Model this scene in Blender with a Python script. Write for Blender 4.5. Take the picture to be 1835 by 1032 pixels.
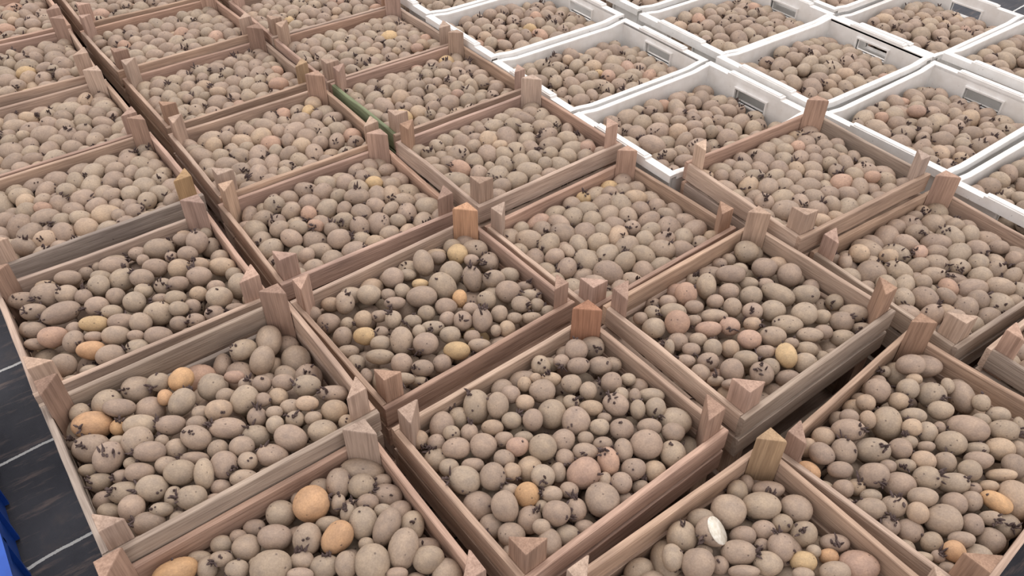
import bpy, math, random
import numpy as np

# ------------------------------------------------------------------ scene, camera, light
S = bpy.context.scene
for o in list(bpy.data.objects):
    bpy.data.objects.remove(o)
COL = S.collection
GZ = 0.30                                    # rim level of the trays above the ground
F_PX, CH, PITCH, ROLL, YAW, CX, CY = 1447.78, 1.22692, 0.7282, 0.00947, 2.50593, 0.75214, -0.50448
CAM = np.array([CX, CY, CH + GZ])
Fv = np.array([math.cos(YAW)*math.cos(PITCH), math.sin(YAW)*math.cos(PITCH), -math.sin(PITCH)])
Rv = np.array([math.sin(YAW), -math.cos(YAW), 0.0])
Uv = np.cross(Rv, Fv)
R2 = Rv*math.cos(ROLL) + Uv*math.sin(ROLL)
U2 = Uv*math.cos(ROLL) - Rv*math.sin(ROLL)
from mathutils import Matrix, Vector
cd = bpy.data.cameras.new('camera')
cam = bpy.data.objects.new('camera', cd)
COL.objects.link(cam)
cam.matrix_world = Matrix(((R2[0], U2[0], -Fv[0], CAM[0]), (R2[1], U2[1], -Fv[1], CAM[1]),
                           (R2[2], U2[2], -Fv[2], CAM[2]), (0, 0, 0, 1)))
cd.sensor_width = 36.0
cd.lens = F_PX/1835*36
cd.clip_start = 0.02
S.camera = cam

W = bpy.data.worlds.new('overcast_sky')
S.world = W
W.use_nodes = True
bg = W.node_tree.nodes['Background']
bg.inputs[0].default_value = (1.0, 0.955, 0.955, 1)
bg.inputs[1].default_value = 1.0
sd = bpy.data.lights.new('hazy_sun', 'SUN')
sd.energy = 1.15
sd.angle = math.radians(60)
sd.color = (1.0, 0.925, 0.865)
sun = bpy.data.objects.new('hazy_sun', sd)
COL.objects.link(sun)
sdir = Vector((0.28, -0.42, -1.0))             # from the far upper right, over the white crates
sun.rotation_euler = sdir.to_track_quat('-Z', 'Y').to_euler()
sun.location = (0, 0, 5)
S.view_settings.view_transform = 'Standard'
S.view_settings.look = 'None'
S.view_settings.gamma = 1
S.view_settings.use_curve_mapping = False
S.view_settings.exposure = 0.23

rng = np.random.default_rng(7)
random.seed(7)

# ------------------------------------------------------------------ materials
def srgb(r, g, b):
    f = lambda c: (c/255/12.92) if c/255 <= 0.04045 else ((c/255+0.055)/1.055)**2.4
    return (f(r), f(g), f(b), 1)

def new_mat(name):
    m = bpy.data.materials.new(name)
    m.use_nodes = True
    nt = m.node_tree
    p = nt.nodes['Principled BSDF']
    return m, nt, p

def N(nt, t, **kw):
    n = nt.nodes.new(t)
    for k, v in kw.items():
        setattr(n, k, v)
    return n

def mixc(nt, a, b, fac, mode='MIX'):
    n = N(nt, 'ShaderNodeMix', data_type='RGBA', blend_type=mode)
    for i, v in ((0, fac), (6, a), (7, b)):
        if hasattr(v, 'node'):
            nt.links.new(v, n.inputs[i])
        else:
            n.inputs[i].default_value = v
    return n.outputs[2]

def ramp(nt, inp, stops):
    r = N(nt, 'ShaderNodeValToRGB')
    el = r.color_ramp.elements
    while len(el) < len(stops):
        el.new(0.5)
    for e, (p, c) in zip(el, stops):
        e.position = p
        e.color = c if len(c) == 4 else (*c, 1)
    nt.links.new(inp, r.inputs[0])
    return r.outputs[0]

def noise(nt, vec, scale, detail=3, rough=0.55):
    n = N(nt, 'ShaderNodeTexNoise')
    n.inputs['Scale'].default_value = scale
    n.inputs['Detail'].default_value = detail
    n.inputs['Roughness'].default_value = rough
    nt.links.new(vec, n.inputs['Vector'])
    return n.outputs[0]

def bump(nt, p, h, strength, dist=0.002):
    b = N(nt, 'ShaderNodeBump')
    b.inputs['Strength'].default_value = strength
    b.inputs['Distance'].default_value = dist
    nt.links.new(h, b.inputs['Height'])
    nt.links.new(b.outputs[0], p.inputs['Normal'])

def potato_material():
    m, nt, p = new_mat('potato_skin')
    tint = N(nt, 'ShaderNodeAttribute', attribute_name='tint').outputs['Color']
    lc = N(nt, 'ShaderNodeAttribute', attribute_name='lc').outputs['Vector']
    n1 = noise(nt, lc, 1.6, 3)
    c = mixc(nt, tint, ramp(nt, n1, [(0.3, (0.80, 0.80, 0.82)), (0.7, (1.08, 1.06, 1.03))]), 1.0, 'MULTIPLY')
    n2 = noise(nt, lc, 9, 4, 0.7)
    c = mixc(nt, c, ramp(nt, n2, [(0.3, (0.80, 0.79, 0.78)), (0.72, (1.10, 1.10, 1.10))]), 1.0, 'MULTIPLY')
    v = N(nt, 'ShaderNodeTexVoronoi')
    v.inputs['Scale'].default_value = 1.55
    nt.links.new(lc, v.inputs['Vector'])
    eye = ramp(nt, v.outputs['Distance'], [(0.06, (1, 1, 1)), (0.13, (0, 0, 0))])
    c = mixc(nt, c, (0.085, 0.062, 0.054, 1), mixc(nt, (0, 0, 0, 1), eye, 0.75))
    nt.links.new(c, p.inputs['Base Color'])
    p.inputs['Roughness'].default_value = 0.62
    p.inputs['Specular IOR Level'].default_value = 0.28
    hb = N(nt, 'ShaderNodeMath', operation='SUBTRACT')
    nt.links.new(n2, hb.inputs[0])
    nt.links.new(eye, hb.inputs[1])
    bump(nt, p, hb.outputs[0], 0.35, 0.0015)
    return m

def sprout_material():
    m, nt, p = new_mat('sprout_purple')
    tc = N(nt, 'ShaderNodeTexCoord').outputs['Object']
    n = noise(nt, tc, 300, 2)
    nt.links.new(ramp(nt, n, [(0.3, (0.045, 0.030, 0.028)), (0.6, (0.095, 0.062, 0.056)), (0.8, (0.19, 0.14, 0.115))]), p.inputs['Base Color'])
    p.inputs['Roughness'].default_value = 0.8
    return m

def wood_material():
    m, nt, p = new_mat('tray_wood')
    oi = N(nt, 'ShaderNodeObjectInfo')
    gr = N(nt, 'ShaderNodeAttribute', attribute_name='gr').outputs['Vector']
    off = N(nt, 'ShaderNodeVectorMath', operation='SCALE')
    off.inputs[0].default_value = (7.0, 3.1, 5.3)
    nt.links.new(oi.outputs['Random'], off.inputs['Scale'])
    add = N(nt, 'ShaderNodeVectorMath', operation='ADD')
    nt.links.new(gr, add.inputs[0])
    nt.links.new(off.outputs[0], add.inputs[1])
    mp = N(nt, 'ShaderNodeMapping')
    mp.inputs['Scale'].default_value = (5, 90, 90)
    nt.links.new(add.outputs[0], mp.inputs['Vector'])
    g1 = noise(nt, mp.outputs[0], 1.0, 5, 0.65)
    mp2 = N(nt, 'ShaderNodeMapping')
    mp2.inputs['Scale'].default_value = (6, 18, 18)
    nt.links.new(add.outputs[0], mp2.inputs['Vector'])
    g2 = noise(nt, mp2.outputs[0], 1.0, 3, 0.5)
    mp3 = N(nt, 'ShaderNodeMapping')
    mp3.inputs['Scale'].default_value = (14, 320, 320)
    nt.links.new(add.outputs[0], mp3.inputs['Vector'])
    g3 = noise(nt, mp3.outputs[0], 1.0, 2, 0.5)
    c = mixc(nt, oi.outputs['Color'], ramp(nt, g1, [(0.28, (0.72, 0.69, 0.67)), (0.5, (0.98, 0.97, 0.96)), (0.72, (1.14, 1.13, 1.12))]), 1.0, 'MULTIPLY')
    c = mixc(nt, c, ramp(nt, g2, [(0.3, (0.78, 0.77, 0.78)), (0.65, (1.08, 1.07, 1.06))]), 1.0, 'MULTIPLY')
    c = mixc(nt, c, ramp(nt, g3, [(0.35, (0.84, 0.83, 0.82)), (0.65, (1.07, 1.07, 1.07))]), 1.0, 'MULTIPLY')
    nt.links.new(c, p.inputs['Base Color'])
    p.inputs['Roughness'].default_value = 0.8
    p.inputs['Specular IOR Level'].default_value = 0.2
    hb = N(nt, 'ShaderNodeMath', operation='ADD')
    nt.links.new(g1, hb.inputs[0])
    nt.links.new(g3, hb.inputs[1])
    bump(nt, p, hb.outputs[0], 0.5, 0.002)
    return m

def plastic_material(name, col, dirt, rough=0.45):
    m, nt, p = new_mat(name)
    tc = N(nt, 'ShaderNodeTexCoord').outputs['Object']
    n = noise(nt, tc, 14, 4, 0.6)
    c = mixc(nt, (*col, 1), ramp(nt, n, [(0.35, dirt), (0.62, (1, 1, 1))]), 1.0, 'MULTIPLY')
    n2 = noise(nt, tc, 130, 2, 0.5)
    c = mixc(nt, c, ramp(nt, n2, [(0.22, (0.45, 0.42, 0.40)), (0.30, (1, 1, 1))]), 1.0, 'MULTIPLY')
    nt.links.new(c, p.inputs['Base Color'])
    p.inputs['Roughness'].default_value = rough
    return m

def ground_material():
    m, nt, p = new_mat('woven_ground_cover')
    tc = N(nt, 'ShaderNodeTexCoord').outputs['Object']
    sep = N(nt, 'ShaderNodeSeparateXYZ')
    n0 = noise(nt, tc, 9, 2)
    nt.links.new(tc, sep.inputs[0])
    def math_(op, a, b=None):
        q = N(nt, 'ShaderNodeMath', operation=op)
        for i, v in enumerate((a, b)):
            if v is None:
                continue
            if hasattr(v, 'node'):
                nt.links.new(v, q.inputs[i])
            else:
                q.inputs[i].default_value = v
        return q.outputs[0]
    # woven-in white marker threads every 0.30 m across the sheet
    wob = math_('MULTIPLY', math_('SUBTRACT', n0, 0.5), 0.012)
    x = math_('ADD', math_('ADD', math_('ADD', sep.outputs[0], math_('MULTIPLY', sep.outputs[1], 0.075)), 0.054 + 0.511 + 0.15325 + 0.3065*60), wob)
    ph = math_('MODULO', x, 0.3065)
    d = math_('ABSOLUTE', math_('SUBTRACT', ph, 0.15325))
    nw = noise(nt, tc, 240, 2)
    line = math_('LESS_THAN', math_('ADD', d, math_('MULTIPLY', nw, 0.004)), 0.0058)
    wv1 = N(nt, 'ShaderNodeTexWave', bands_direction='X')
    wv1.inputs['Scale'].default_value = 120
    nt.links.new(tc, wv1.inputs['Vector'])
    wv2 = N(nt, 'ShaderNodeTexWave', bands_direction='Y')
    wv2.inputs['Scale'].default_value = 120
    nt.links.new(tc, wv2.inputs['Vector'])
    weave = math_('MULTIPLY', wv1.outputs[1], wv2.outputs[1])
    n = noise(nt, tc, 4.5, 5, 0.65)
    c = ramp(nt, n, [(0.35, srgb(42, 45, 54)), (0.62, srgb(62, 64, 72)), (0.80, srgb(92, 84, 80))])
    mpd = N(nt, 'ShaderNodeMapping')
    mpd.inputs['Scale'].default_value = (45, 7, 1)
    mpd.inputs['Rotation'].default_value = (0, 0, 0.35)
    nt.links.new(tc, mpd.inputs['Vector'])
    dust = noise(nt, mpd.outputs[0], 1.0, 5, 0.7)
    c = mixc(nt, c, srgb(128, 112, 104), ramp(nt, dust, [(0.54, (0, 0, 0)), (0.74, (0.75, 0.75, 0.75))]))
    c = mixc(nt, c, ramp(nt, weave, [(0, (0.86, 0.86, 0.86)), (1, (1.05, 1.05, 1.05))]), 1.0, 'MULTIPLY')
    c = mixc(nt, c, srgb(196, 198, 196), line)
    nt.links.new(c, p.inputs['Base Color'])
    p.inputs['Roughness'].default_value = 0.75
    bump(nt, p, weave, 0.3, 0.001)
    return m

M_POT, M_SPR, M_WOOD = potato_material(), sprout_material(), wood_material()
M_WHITE = plastic_material('white_plastic', (0.86, 0.85, 0.83), (0.88, 0.86, 0.84))
M_BLUE = plastic_material('blue_plastic', (0.014, 0.095, 0.50), (0.75, 0.75, 0.8), 0.4)
M_GROUND = ground_material()
mcut, ntc, pcut = new_mat('potato_flesh')
tcn = N(ntc, 'ShaderNodeTexCoord').outputs['Object']
ntc.links.new(ramp(ntc, noise(ntc, tcn, 120, 3), [(0.3, srgb(206, 198, 180)), (0.7, srgb(240, 236, 226))]), pcut.inputs['Base Color'])
pcut.inputs['Roughness'].default_value = 0.5

# ------------------------------------------------------------------ mesh helpers
def mesh_np(name, v, quads=None, tris=None, mats=(), matidx=None, smooth=True):
    me = bpy.data.meshes.new(name)
    v = np.asarray(v, np.float32).reshape(-1, 3)
    q = np.zeros((0, 4), np.int32) if quads is None else np.asarray(quads, np.int32).reshape(-1, 4)
    t = np.zeros((0, 3), np.int32) if tris is None else np.asarray(tris, np.int32).reshape(-1, 3)
    nl = q.size + t.size
    nf = len(q) + len(t)
    me.vertices.add(len(v))
    me.vertices.foreach_set('co', v.ravel())
    me.loops.add(nl)
    me.loops.foreach_set('vertex_index', np.concatenate([q.ravel(), t.ravel()]))
    me.polygons.add(nf)
    ls = np.concatenate([np.arange(len(q))*4, q.size + np.arange(len(t))*3]).astype(np.int32)
    me.polygons.foreach_set('loop_start', ls)
    me.polygons.foreach_set('use_smooth', np.full(nf, smooth))
    for m in mats:
        me.materials.append(m)
    if matidx is not None:
        me.polygons.foreach_set('material_index', np.asarray(matidx, np.int32))
    me.update(calc_edges=True)
    return me

def attr_color(me, name, arr):
    a = me.attributes.new(name, 'FLOAT_COLOR', 'POINT')
    c = np.ones((len(me.vertices), 4), np.float32)
    c[:, :3] = arr
    a.data.foreach_set('color', c.ravel())

def attr_vec(me, name, arr):
    a = me.attributes.new(name, 'FLOAT_VECTOR', 'POINT')
    a.data.foreach_set('vector', np.asarray(arr, np.float32).ravel())

def link(name, data, parent=None, loc=None, rotz=0.0):
    o = bpy.data.objects.new(name, data)
    COL.objects.link(o)
    if parent is not None:
        o.parent = parent
    if loc is not None:
        o.location = loc
    if rotz:
        o.rotation_euler = (0, 0, rotz)
    return o

def tag(o, label, cat, group=None, kind=None):
    o['label'] = label
    if cat:
        o['category'] = cat
    if group:
        o['group'] = group
    if kind:
        o['kind'] = kind

def board_mesh(name, L, H, T, seed, seg=8, warp=0.0015):
    """A planed board along X, chamfered, slightly warped; origin at its centre."""
    r = np.random.default_rng(seed)
    c = min(0.0016, T*0.2)
    prof = np.array([(-T/2+c, -H/2), (T/2-c, -H/2), (T/2, -H/2+c), (T/2, H/2-c),
                     (T/2-c, H/2), (-T/2+c, H/2), (-T/2, H/2-c), (-T/2, -H/2+c)])
    xs = np.linspace(-L/2, L/2, seg+1)
    oy = np.cumsum(r.normal(0, warp/2, seg+1)); oy -= np.linspace(oy[0], oy[-1], seg+1)
    oz = np.cumsum(r.normal(0, warp/2, seg+1)); oz -= np.linspace(oz[0], oz[-1], seg+1)
    v = []
    for i, x in enumerate(xs):
        for (y, z) in prof:
            v.append((x + r.normal(0, 0.0003), y + oy[i]*0.5, z + oz[i] + r.normal(0, 0.0004)))
    q = []
    for i in range(seg):
        for k in range(8):
            a, b = i*8+k, i*8+(k+1) % 8
            q.append((a, b, b+8, a+8))
    t = []
    for s, base in ((0, 0), (1, seg*8)):
        for k in range(1, 7):
            f = (base, base+k, base+k+1)
            t.append(f if s else f[::-1])
    q = [f[::-1] for f in q]
    t = [f[::-1] for f in t]
    v = np.array(v)
    me = mesh_np(name, v, q, t, (M_WOOD,), smooth=False)
    attr_vec(me, 'gr', v)
    return me

def post_mesh(name, h, leg, seed, flat=False):
    """Triangular corner post; right angle at the origin, legs along +X and +Y, from z=0 to h."""
    r = np.random.default_rng(seed)
    c = 0.003
    base = np.array([(0, 0), (leg-c, 0), (leg, c*0.6), (c*0.6, leg), (0, leg-c)])
    zs = [0, h*0.5, h-0.002, h]
    v = []
    tilt = (0.0, 0.0) if flat else r.normal(0, 0.04, 2)
    for i, z in enumerate(zs):
        s = 1.0 if i < 3 else 0.95
        for x, y in base:
            zz = z + ((x*tilt[0]+y*tilt[1]) if i >= 2 else 0)
            v.append((x*s + (0.0006 if i == 3 else 0), y*s + (0.0006 if i == 3 else 0), zz))
    q, t = [], []
    for i in range(3):
        for k in range(5):
            a, b = i*5+k, i*5+(k+1) % 5
            q.append((a, b, b+5, a+5))
    t += [(0, 2, 1), (0, 3, 2), (0, 4, 3)]
    b = 15
    t += [(b, b+1, b+2), (b, b+2, b+3), (b, b+3, b+4)]
    v = np.array(v)
    me = mesh_np(name, v, q, t, (M_WOOD,), smooth=False)
    attr_vec(me, 'gr', np.stack([v[:, 2], v[:, 0], v[:, 1]], -1))
    return me

def boxes_mesh(name, boxes, mat, c=0.0015):
    """Several chamfer-free boxes (x0,x1,y0,y1,z0,z1) as one mesh."""
    v, q = [], []
    for (x0, x1, y0, y1, z0, z1) in boxes:
        b = len(v)
        v += [(x0, y0, z0), (x1, y0, z0), (x1, y1, z0), (x0, y1, z0), (x0, y0, z1), (x1, y0, z1), (x1, y1, z1), (x0, y1, z1)]
        q += [(b, b+3, b+2, b+1), (b+4, b+5, b+6, b+7), (b, b+1, b+5, b+4), (b+1, b+2, b+6, b+5), (b+2, b+3, b+7, b+6), (b+3, b, b+4, b+7)]
    return mesh_np(name, v, q, None, (mat,), smooth=False)

# ------------------------------------------------------------------ tray layout: name: (x, y, turn, rim height)
WOOD = {
 'C': (0.0313, 0.1437, 0.0414, 0.0091), 'H': (0.0193, 0.6822, 0.0256, 0.0193), 'G': (-0.4262, 0.1432, 0.0487, -0.0047),
 'A': (-0.3677, -0.3810, 0.0212, 0.0495), 'F': (-0.8435, -0.3943, 0.0048, 0.0017), 'D': (0.4722, 0.1899, 0.0005, -0.0006),
 'E': (0.4678, 0.7157, 0.0835, -0.0133), 'I': (-0.2470, 1.2015, -0.0408, 0.0430), 'J': (0.1573, 1.2368, -0.0408, -0.0130),
 'N': (-0.8448, 0.6570, 0.0320, 0.0150), 'M': (-0.4174, 0.6671, 0.0426, -0.0210), 'B': (0.0355, -0.3968, 0.0211, 0.0132),
 'O': (-1.2980, -0.3854, 0.0282, 0.0079), 'P': (-1.7269, -0.3957, 0.0261, -0.0053), 'Q': (-2.1491, -0.4040, -0.0209, 0.0137),
 'S': (-1.7947, 0.1623, 0.0353, -0.0420), 'V': (-1.3065, 0.1552, 0.0129, -0.0170), 'X': (-0.9015, 0.1475, 0.0051, -0.0278),
 'U': (-2.1993, 0.1403, 0.0440, -0.0198), 'Y': (-1.7240, 0.6703, 0.0208, -0.0153), 'Z': (-1.3036, 0.6782, 0.0245, -0.0087),
 'AA': (-2.1309, 0.6623, 0.0115, -0.0128), 'K': (0.5841, 1.2683, 0.0006, 0.0002), 'R1': (-2.5828, -0.3908, 0.0010, 0.0101),
 'R2': (-2.6112, 0.1462, 0.0097, -0.0105), 'R3': (-2.5450, 0.6700, 0.0080, -0.0100), 'R4': (-3.0150, -0.3850, 0.0050, 0.0050), 'R5': (-3.0250, 0.1500, 0.0060, -0.0050)}
WHITE = {
 'W1': (-0.2463, 1.8436, 0.0266, 0.0027), 'W2': (-0.6727, 1.8377, -0.0280, 0.0148), 'W3': (-0.6800, 1.2244, 0.0183, 0.0020),
 'W4': (-1.1128, 1.2325, 0.0038, -0.0041), 'W5': (-1.5319, 1.2290, 0.0181, 0.0076), 'W6': (-1.0987, 1.8835, -0.0199, 0.0036),
 'W7': (-0.7061, 2.5229, 0.0129, -0.0261), 'W8': (-0.2407, 2.4667, 0.0012, 0.0258), 'W9': (0.1871, 1.8250, 0.0003, 0.0019),
 'W10': (-1.5446, 1.9042, 0.0009, 0.0047), 'W11': (-1.1214, 2.5113, 0.0033, 0.0021), 'W12': (-1.9560, 1.2400, 0.0050, 0.0060)}
A_, B_ = 0.40, 0.50
WA, WB = 0.412, 0.600
WALL_H = 0.115
TB = 0.012                                   # board thickness

def tray_frame(n):
    x, y, a, z = (WOOD.get(n) or WHITE[n])
    return np.array([x, y, z+GZ]), np.array([[math.cos(a), -math.sin(a), 0], [math.sin(a), math.cos(a), 0], [0, 0, 1]])

def project(P):
    d = np.asarray(P) - CAM
    z = d @ Fv
    return np.stack([917.5 + F_PX*(d @ R2)/z, 516 - F_PX*(d @ U2)/z], -1), z

def ray(px, py):
    d = Fv + R2*(px-917.5)/F_PX - U2*(py-516)/F_PX
    return d/np.linalg.norm(d)

# ------------------------------------------------------------------ ground
gm = boxes_mesh('floor', [(-5.6, 2.6, -3.0, 5.6, -0.05, 0.0)], M_GROUND)
g = link('floor', gm)
tag(g, 'dark woven ground cover with thin white marker lines under the trays', None, kind='structure')

# ------------------------------------------------------------------ wooden trays
TRAY_LABEL = {
 'C': 'front centre wooden potato tray in full view with a reddish brown back corner post',
 'A': 'grey wooden potato tray at lower left beside the bare dark ground cover',
 'B': 'wooden potato tray cut off by the bottom edge, left of the front centre tray',
 'D': 'wooden potato tray at the bottom edge holding the cut potato with white flesh',
 'E': 'large wooden potato tray in the lower right corner, bare ground beyond its front board',
 'F': 'wooden potato tray at the left edge, just behind the grey lower left tray',
 'G': 'wooden potato tray in the middle with an orange back corner post',
 'H': 'grey weathered wooden potato tray right of centre with one bright yellow potato',
 'I': 'raised wooden potato tray wedged against the white crates, upper right of centre',
 'J': 'wooden potato tray at the right edge just in front of the white crates',
 'K': 'weathered wooden tray mostly out of frame at the right edge, middle height',
 'M': 'wooden potato tray between the middle tray and the raised tray by the white crates',
 'N': 'wooden potato tray above the middle tray with clean full height pinkish boards',
 'O': 'wooden potato tray at the left edge, second row back, with a wide grey front board',
 'P': 'wooden potato tray at the left edge, third row back, with a pinkish front board',
 'Q': 'wooden potato tray at the left edge, fourth row back',
 'R1': 'wooden potato tray in the very top left corner of the photo',
 'R2': 'wooden potato tray at the top edge, right of the top left corner tray',
 'R3': 'wooden tray cut off by the top edge, second from the white crates',
 'R4': 'wooden tray behind the top left corner tray, almost wholly out of frame',
 'R5': 'farthest wooden tray of the third row from the white crates, mostly out of frame',
 'S': 'wooden potato tray with a sawn yellowish right corner post, upper left',
 'U': 'wooden potato tray near the top edge, behind the one with the yellowish post',
 'V': 'wooden potato tray in front of the one with the yellowish corner post',
 'X': 'wooden potato tray directly behind the middle tray, low and well filled',
 'Y': 'wooden potato tray touching the white crates, farthest but one along them',
 'Z': 'wooden potato tray by the white crates with a yellow potato at its back post',
 'AA': 'wooden potato tray at the top edge beside the first white crate'}
TAN, PINK, GREY, BROWN, ORANGE, PALE = (0.485, 0.355, 0.272), (0.48, 0.335, 0.265), (0.395, 0.325, 0.27), (0.385, 0.26, 0.195), (0.52, 0.31, 0.19), (0.52, 0.40, 0.32)
OCH, RED = (0.45, 0.31, 0.185), (0.42, 0.22, 0.13)
# board tints: U+ (front, facing the camera side), U- (back left), V+ , V-
BOARD_TINT = {'A': dict(front=GREY, left=GREY, right=TAN, back=GREY), 'H': dict(front=GREY, left=PALE, right=PALE, back=TAN), 'O': dict(front=GREY),
              'J': dict(front=GREY, left=GREY), 'K': dict(left=GREY, front=GREY), 'E': dict(back=TAN, left=PALE, right=TAN), 'Z': dict(left=(0.20, 0.24, 0.15)),
              'C': dict(front=PINK, left=TAN, right=TAN, back=PALE), 'D': dict(back=TAN, right=TAN), 'G': dict(front=PINK, back=PALE),
              'P': dict(front=PINK), 'M': dict(front=PINK, back=PINK), 'N': dict(front=PALE, back=PINK, left=PALE, right=PINK), 'I': dict(back=PINK, right=GREY)}
POST_TINT = {('G', 'T'): ORANGE, ('C', 'T'): RED, ('S', 'R'): OCH, ('F', 'T'): PINK, ('O', 'R'): OCH, ('D', 'T'): OCH, ('H', 'R'): BROWN, ('E', 'T'): BROWN,
             ('A', 'T'): BROWN, ('A', 'L'): BROWN, ('I', 'T'): PINK, ('J', 'T'): PINK, ('B', 'L'): BROWN, ('A', 'R'): TAN, ('B', 'T'): PALE, ('C', 'L'): TAN}
LB = B_
uL = A_ - 2*TB
BH = 0.052
long_boards = [board_mesh('side_board_long', LB, BH, TB, 10+k) for k in range(4)]
end_boards = [board_mesh('side_board_short', uL, BH, TB, 20+k) for k in range(4)]
base_boards = [board_mesh('base_board', B_-2*TB-0.002, 0.006, 0.086, 30+k, 4) for k in range(2)]
post_cache = {}

def wooden_tray(n, lower=False):
    x, y, a, z = WOOD[n]
    rim = z + GZ
    if lower:
        rim = WALL_H
    base = rim - WALL_H
    lab = TRAY_LABEL[n]
    root = link('wooden_tray', None, None, (x, y, base), a)
    if lower:
        tag(root, 'empty bare tray directly under the ' + LOWER_NAME[n], 'tray', 'lower trays of the stacks')
    else:
        tag(root, lab, 'tray', 'wooden chitting trays')
    r = random.Random(n + str(lower))
    def tint(t):
        k = r.uniform(0.86, 1.10)
        j = r.uniform(-0.012, 0.012)
        return (t[0]*k+j, t[1]*k, t[2]*k-j, 1)
    bt = BOARD_TINT.get(n, {})
    for side in ('front', 'back', 'left', 'right'):
        bc = bt.get(side, r.choice([TAN, PINK, TAN, PALE, PINK]))
        for lev in (0, 1):
            zc = WALL_H - BH/2 if lev == 0 else BH/2
            # front/back boards run along local Y at +-X ; left/right boards run along local X at -+Y
            if side in ('front', 'back'):
                o = link('side_board', r.choice(long_boards), root)
                sx = 1 if side == 'front' else -1
                o.location = (sx*(A_/2-TB/2), 0, zc + r.uniform(-0.0015, 0.0015))
                o.rotation_euler = (0, 0, math.pi/2 + (math.pi if r.random() < .5 else 0))
            else:
                o = link('side_board', r.choice(end_boards), root)
                sy = -1 if side == 'left' else 1
                o.location = (0, sy*(B_/2-TB/2), zc + r.uniform(-0.0015, 0.0015))
                o.rotation_euler = (0, 0, math.pi if r.random() < .5 else 0)
            o.color = tint(bc)
    for k in range(4):
        o = link('base_board', base_boards[k % 2], root, ((k-1.5)*0.092, 0, 0.0035), math.pi/2)
        o.color = tint(TAN)
    top = (z + GZ - WALL_H) if lower else WALL_H + 0.058
    for cn, sx, sy in (('L', -1, -1), ('T', -1, 1), ('R', 1, 1), ('B', 1, -1)):
        h = top if lower else top + r.uniform(-0.004, 0.009)
        leg = 0.044 if lower else r.choice([0.040, 0.044, 0.046])
        key = (round(h, 4 if lower else 3), leg, lower)
        if key not in post_cache:
            post_cache[key] = post_mesh('corner_post', key[0] - 0.0065 - (0.0005 if lower else 0), leg, len(post_cache), lower)
        o = link('corner_post', post_cache[key], root)
        o.location = (sx*(A_/2-TB), sy*(B_/2-TB), 0.0065)
        o.rotation_euler = (0, 0, {('L'): 0, ('B'): math.pi/2, ('R'): math.pi, ('T'): -math.pi/2}[cn])
        pt = POST_TINT.get((n, cn)) if not lower else None
        o.color = tint(pt if pt else r.choice([TAN, PINK, BROWN, PALE, PINK]))
        if pt is not None and pt in (ORANGE, RED, OCH):
            o['label'] = {ORANGE: 'orange sawn corner post', RED: 'reddish brown corner post', OCH: 'yellowish sawn corner post'}[pt]
    return root

LOWER_NAME = {'C': 'front centre tray', 'A': 'grey lower left tray', 'B': 'bottom edge tray left of the front centre tray', 'D': 'tray holding the cut potato',
 'E': 'large tray in the lower right corner', 'F': 'left edge tray behind the grey lower left tray', 'G': 'middle tray with the orange post',
 'H': 'tray with the single bright yellow potato', 'I': 'raised tray by the white crates', 'J': 'right edge tray before the white crates',
 'K': 'mostly hidden tray at the right edge', 'M': 'tray between middle and raised trays', 'N': 'pinkish tray above the middle one',
 'O': 'left edge tray in the second row back', 'P': 'left edge tray in the third row back', 'Q': 'left edge tray in the fourth row',
 'R1': 'top left corner tray', 'R2': 'tray right of the top left corner one', 'R3': 'tray cut off by the top edge', 'R4': 'tray behind the top left corner one', 'R5': 'farthest tray of the third row', 'S': 'tray with the yellowish right post',
 'U': 'top edge tray behind the yellowish post', 'V': 'tray in front of the yellowish post', 'X': 'low tray behind the middle one',
 'Y': 'last but one tray along the white crates', 'Z': 'tray with the yellow potato at its post', 'AA': 'top edge tray beside the first white crate'}
for n in WOOD:
    wooden_tray(n)
for n in WOOD:
    wooden_tray(n, True)

# ------------------------------------------------------------------ white plastic crates
WLAB = {'W1': 'white plastic potato crate at the right edge, behind the right edge wooden tray', 'W2': 'white plastic potato crate directly behind the raised wooden tray',
 'W3': 'white plastic potato crate left of the raised wooden tray, handle hole at its far end', 'W4': 'white plastic potato crate beside the wooden tray with the yellow potato, upper centre',
 'W5': 'white plastic potato crate near the top edge, upper centre', 'W6': 'white plastic potato crate at the top, second row from the wooden trays',
 'W7': 'white plastic potato crate in the far top right, bare ground beyond it', 'W8': 'white plastic potato crate cut off by the right edge, near the top right corner',
 'W9': 'white plastic potato crate cut off by the right edge beside the lowest white rims', 'W10': 'white plastic crate showing only a sliver of potatoes at the top centre edge',
 'W11': 'white plastic crate showing only a sliver at the top edge, right of centre', 'W12': 'first white plastic crate at the top edge, beside the wooden trays'}
WNAME = {'W1': 'white crate behind the right edge wooden tray', 'W2': 'white crate behind the raised wooden tray', 'W3': 'white crate left of the raised wooden tray',
 'W4': 'upper centre white crate by the yellow potato tray', 'W5': 'white crate near the top edge', 'W6': 'second row white crate at the top', 'W7': 'far top right white crate',
 'W8': 'right edge white crate near the top corner', 'W9': 'lowest white crate at the right edge', 'W10': 'white crate sliver at top centre', 'W11': 'white crate sliver right of top centre',
 'W12': 'first white crate at the top edge'}
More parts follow.
